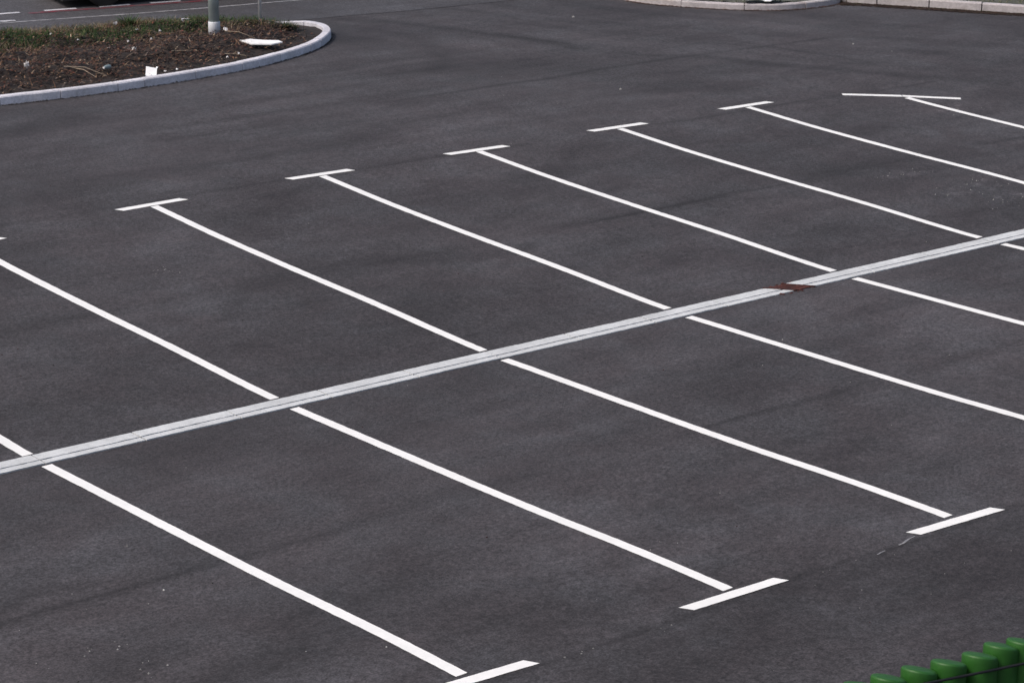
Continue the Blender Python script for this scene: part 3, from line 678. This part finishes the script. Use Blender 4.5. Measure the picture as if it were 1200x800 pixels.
v, f = crumple(.62, .01, 8, .10, .45, 91); o = meshobj('white_sheet', v, f, M_WHITE, loc=(17.66, 12.12, float(vz(17.66, 12.12))+.07)); o.rotation_euler = (0, 0, -.64)
tag(o, 'crumpled white sheet lying behind the curved far kerb', 'litter')

# ------------------------------------------------------------ grit on the asphalt
def pebbles(name, pts, cols, label):
    V = []; Fc = []; C = []
    for (a_, b_, s) in pts:
        z = float(Z(a_, b_)); k = len(V); c = pick(cols, .3); n = 5; ph = random.uniform(0, 6)
        for i in range(n): V.append((a_+s*math.cos(ph+i*1.257)*random.uniform(.7, 1.2), b_+s*math.sin(ph+i*1.257)*random.uniform(.7, 1.2), z+.001))
        V.append((a_, b_, z+s*random.uniform(.7, 1.1))); C += [c]*(n+1); Fc += [(k+i, k+(i+1) % n, k+n) for i in range(n)]
    o = meshobj(name, V, Fc, M_VEG); ca = o.data.attributes.new('col', 'FLOAT_COLOR', 'POINT'); ca.data.foreach_set('color', np.array([(*c, 1) for c in C], np.float32).ravel())
    tag(o, label, 'grit', kind='stuff')
pts = [(RNG.uniform(-5, 18), RNG.uniform(-8.5, 12), abs(RNG.normal())*.003+.0025) for _ in range(160)]
for (cx, cy, sx, sy, n) in [(11.55, 1.75, .3, .18, 60), (11.3, 2.64, .25, .07, 45), (11.5, 1.05, .3, .12, 50), (11.0, 1.68, .08, .05, 16), (-3.93, -3.9, .22, .06, 22), (-3.95, -3.3, .3, .2, 12), (-3.7, -4.35, .3, .1, 8), (1.4, 4.2, .1, .1, 25),
        (-.9, -6.1, .35, .05, 14), (1.6, -6.1, .35, .05, 8), (14.6, 4.75, .2, .08, 20), (1.4, -6.5, .5, .25, 12), (3.6, -6.6, .7, .3, 10), (.6, -4.9, .2, .1, 8)]:
    pts += [(RNG.normal(cx, sx), RNG.normal(cy, sy), abs(RNG.normal())*.004+.004) for _ in range(n//2)]
pts += [(11.28, 8.24, .025), (14.6, 13.4, .03), (16.52, 8.8, .02), (-3.82, -4.386, .012), (-2.93, -3.19, .012), (-2.7, -2.22, .014), (.12, 3.2, .01)]
pebbles('grit', pts, [(.26, .26, .26), (.2, .2, .2), (.15, .15, .15), (.36, .36, .35)], 'scattered pale grit and small stones on the asphalt')
pebbles('dark_crumbs', [(RNG.uniform(-5, 16), RNG.uniform(-8, 9), RNG.uniform(.004, .01)) for _ in range(120)]+[(6.3, -5.6, .02)], [(.012, .012, .012), (.03, .01, .01)], 'dark asphalt crumbs on the lot')
mb = MB(); strip_bm(mb, (2.12, -6.085), (2.36, -6.03), .012, h=.0045, ragged=.005, seed=9)
tag(mb.build('paint_smear', M_OLDP), 'thin pale paint smear trailing left from the end bar nearest the green posts', 'paint smear')

mb = MB(); strip_bm(mb, (1.84, -6.12), (1.95, -6.10), .009, h=.0045, ragged=.003, seed=19)
tag(mb.build('paint_smear', M_OLDP), 'short faint paint smear left of the longer one beside the same end bar', 'paint smear')

# ------------------------------------------------------------ green posts with the cable in front
TILT = .17
def make_post():
    root = empty('green_post'); prof = [(.104, -.05), (.108, .0), (.1085, 1.15)]
    for k in range(1, 8):
        a_ = k/7*math.pi/2; prof.append((.0865+.022*math.cos(a_), 1.180+.022*math.sin(a_)))
    prof += [(.06, 1.206), (.03, 1.209), (.001, 1.210)]
    mb = MB(); mb.rev(prof, 48)
    mb.v = [(x, y, z+(.27*(x*-.61+y*-.79)-.15*(x*.79-y*.61)+.062) * (1 if z > 1.1 else 0)) for x, y, z in mb.v]
    mb.build('post_body', M_GREEN, root, True)
    mb = MB(); mb.rev([(.1098, 1.105), (.1098, 1.112)], 48, cap=False)
    return root
PP = [(-1.948, -9.628), (-1.733, -9.646), (-1.51, -9.682), (-1.302, -9.713), (-1.07, -9.755), (-.866, -9.745), (-.71, -9.787)]
PL = ['green post just showing its top at the bottom photo edge, leftmost of the row', 'second green post from the left of the row', 'third green post from the left of the row', 'middle one of the seven green posts',
      'third green post from the right photo edge', 'second green post from the right photo edge', 'green post cut by the right photo edge, rightmost of the row']
proto = make_post()
for i, (a_, b_) in enumerate(PP):
    if i == 0: r_ = proto
    else:
        r_ = proto.copy(); COL.objects.link(r_)
        for ch in list(proto.children): c_ = ch.copy(); COL.objects.link(c_); c_.parent = r_
    r_.location = (a_, b_, float(Z(a_, b_))+random.uniform(-.004, .004)+(.010 if i == 0 else 0)); r_.rotation_euler = (random.uniform(-.006, .006), random.uniform(-.006, .006), random.uniform(-.12, .12))
    tag(r_, PL[i], 'post', 'green posts in a row')
mb = MB(); C0, C1, C2 = Vector((-1.612, -9.80, 1.231)), Vector((-1.224, -9.85, 1.205)), Vector((-.826, -9.90, 1.181))
mb.tube([C0+(C0-C1)*1.1, C0, C1, C2, C2+(C2-C1)*1.2], .0085, 10)
tag(mb.build('black_cable', M_CABLE, smooth=True), 'thin black cable stretched along the front of the green posts', 'cable')

# ------------------------------------------------------------ black car on the road (only its lower corner reaches into the picture)
cr = empty('black_car', (8.95+1.4, 20.38-.78, float(Z(11, 19.9))+.004), -.19)
tag(cr, 'black car on the road beyond the island, only its lower corner in view', 'car')
def loft(secs, m, name, parent):
    v = []; f = []; n = len(secs[0])
    for s in secs: v += s
    for i in range(len(secs)-1):
        for k in range(n): f.append((i*n+k, i*n+(k+1) % n, (i+1)*n+(k+1) % n, (i+1)*n+k))
    f.append(tuple(range(n))[::-1]); f.append(tuple((len(secs)-1)*n+k for k in range(n)))
    return meshobj(name, v, f, m, parent, True)
def sec(x, hw, z0, z1, n=28, p=3.2):
    out = []
    for k in range(n):
        a_ = 2*math.pi*k/n; c_, s_ = math.cos(a_), math.sin(a_)
        out.append((x, hw*math.copysign(abs(c_)**(2/p), c_), (z0+z1)/2+(z1-z0)/2*math.copysign(abs(s_)**(2/p), s_)))
    return out
body = loft([sec(-2.08, .45, .32, .62), sec(-2.04, .62, .24, .72), sec(-1.9, .78, .17, .84), sec(-1.5, .85, .15, .93), sec(-.8, .87, .15, .96), (sec(.4, .87, .15, .95)), sec(1.2, .86, .15, .9), sec(1.8, .8, .17, .8), sec(2.02, .66, .22, .7), sec(2.08, .5, .3, .6)], M_BLACK, 'body', cr)
cab = loft([sec(-1.75, .62, .85, 1.0), sec(-1.3, .66, .85, 1.38), sec(-.5, .68, .85, 1.45), sec(.2, .66, .85, 1.42), sec(1.0, .6, .85, .98)], M_GLASS, 'window', cr)
roof = loft([sec(-1.35, .55, 1.385, 1.43), sec(-.5, .6, 1.43, 1.475), sec(.2, .56, 1.40, 1.445)], M_BLACK, 'roof', cr)
for sx in (-1.28, 1.3):
    for sy in (-1, 1):
        Mx = Matrix.Translation((sx, sy*.77, .31)) @ Matrix.Rotation(math.pi/2*sy*-1, 4, 'X')
        wr = empty('wheel'); wr.parent = cr
        mb = MB(); mb.rev([(.2, -.09), (.29, -.095), (.31, -.06), (.31, .06), (.29, .105), (.2, .10)], 30, Mx); mb.build('tyre', M_TYRE, wr, True)
        mb = MB(); mb.rev([(.2, .09), (.16, .075), (.05, .09), (.03, .1)], 20, Mx); mb.build('rim', M_RIM, wr, True)
for sy in (-1, 1):
    mb = MB(); mb.box(1.78, 1.96, sy*.62-.14, sy*.62+.14, .58, .70); mb.build('headlight', M_LAMP, cr)
    mb = MB(); mb.box(-2.03, -1.86, sy*.62-.12, sy*.62+.12, .68, .82); mb.build('tail_light', M_REDL, cr)
mb = MB(); mb.box(-2.0, 2.0, -.76, .76, .14, .2); mb.build('underbody', M_TYRE, cr)
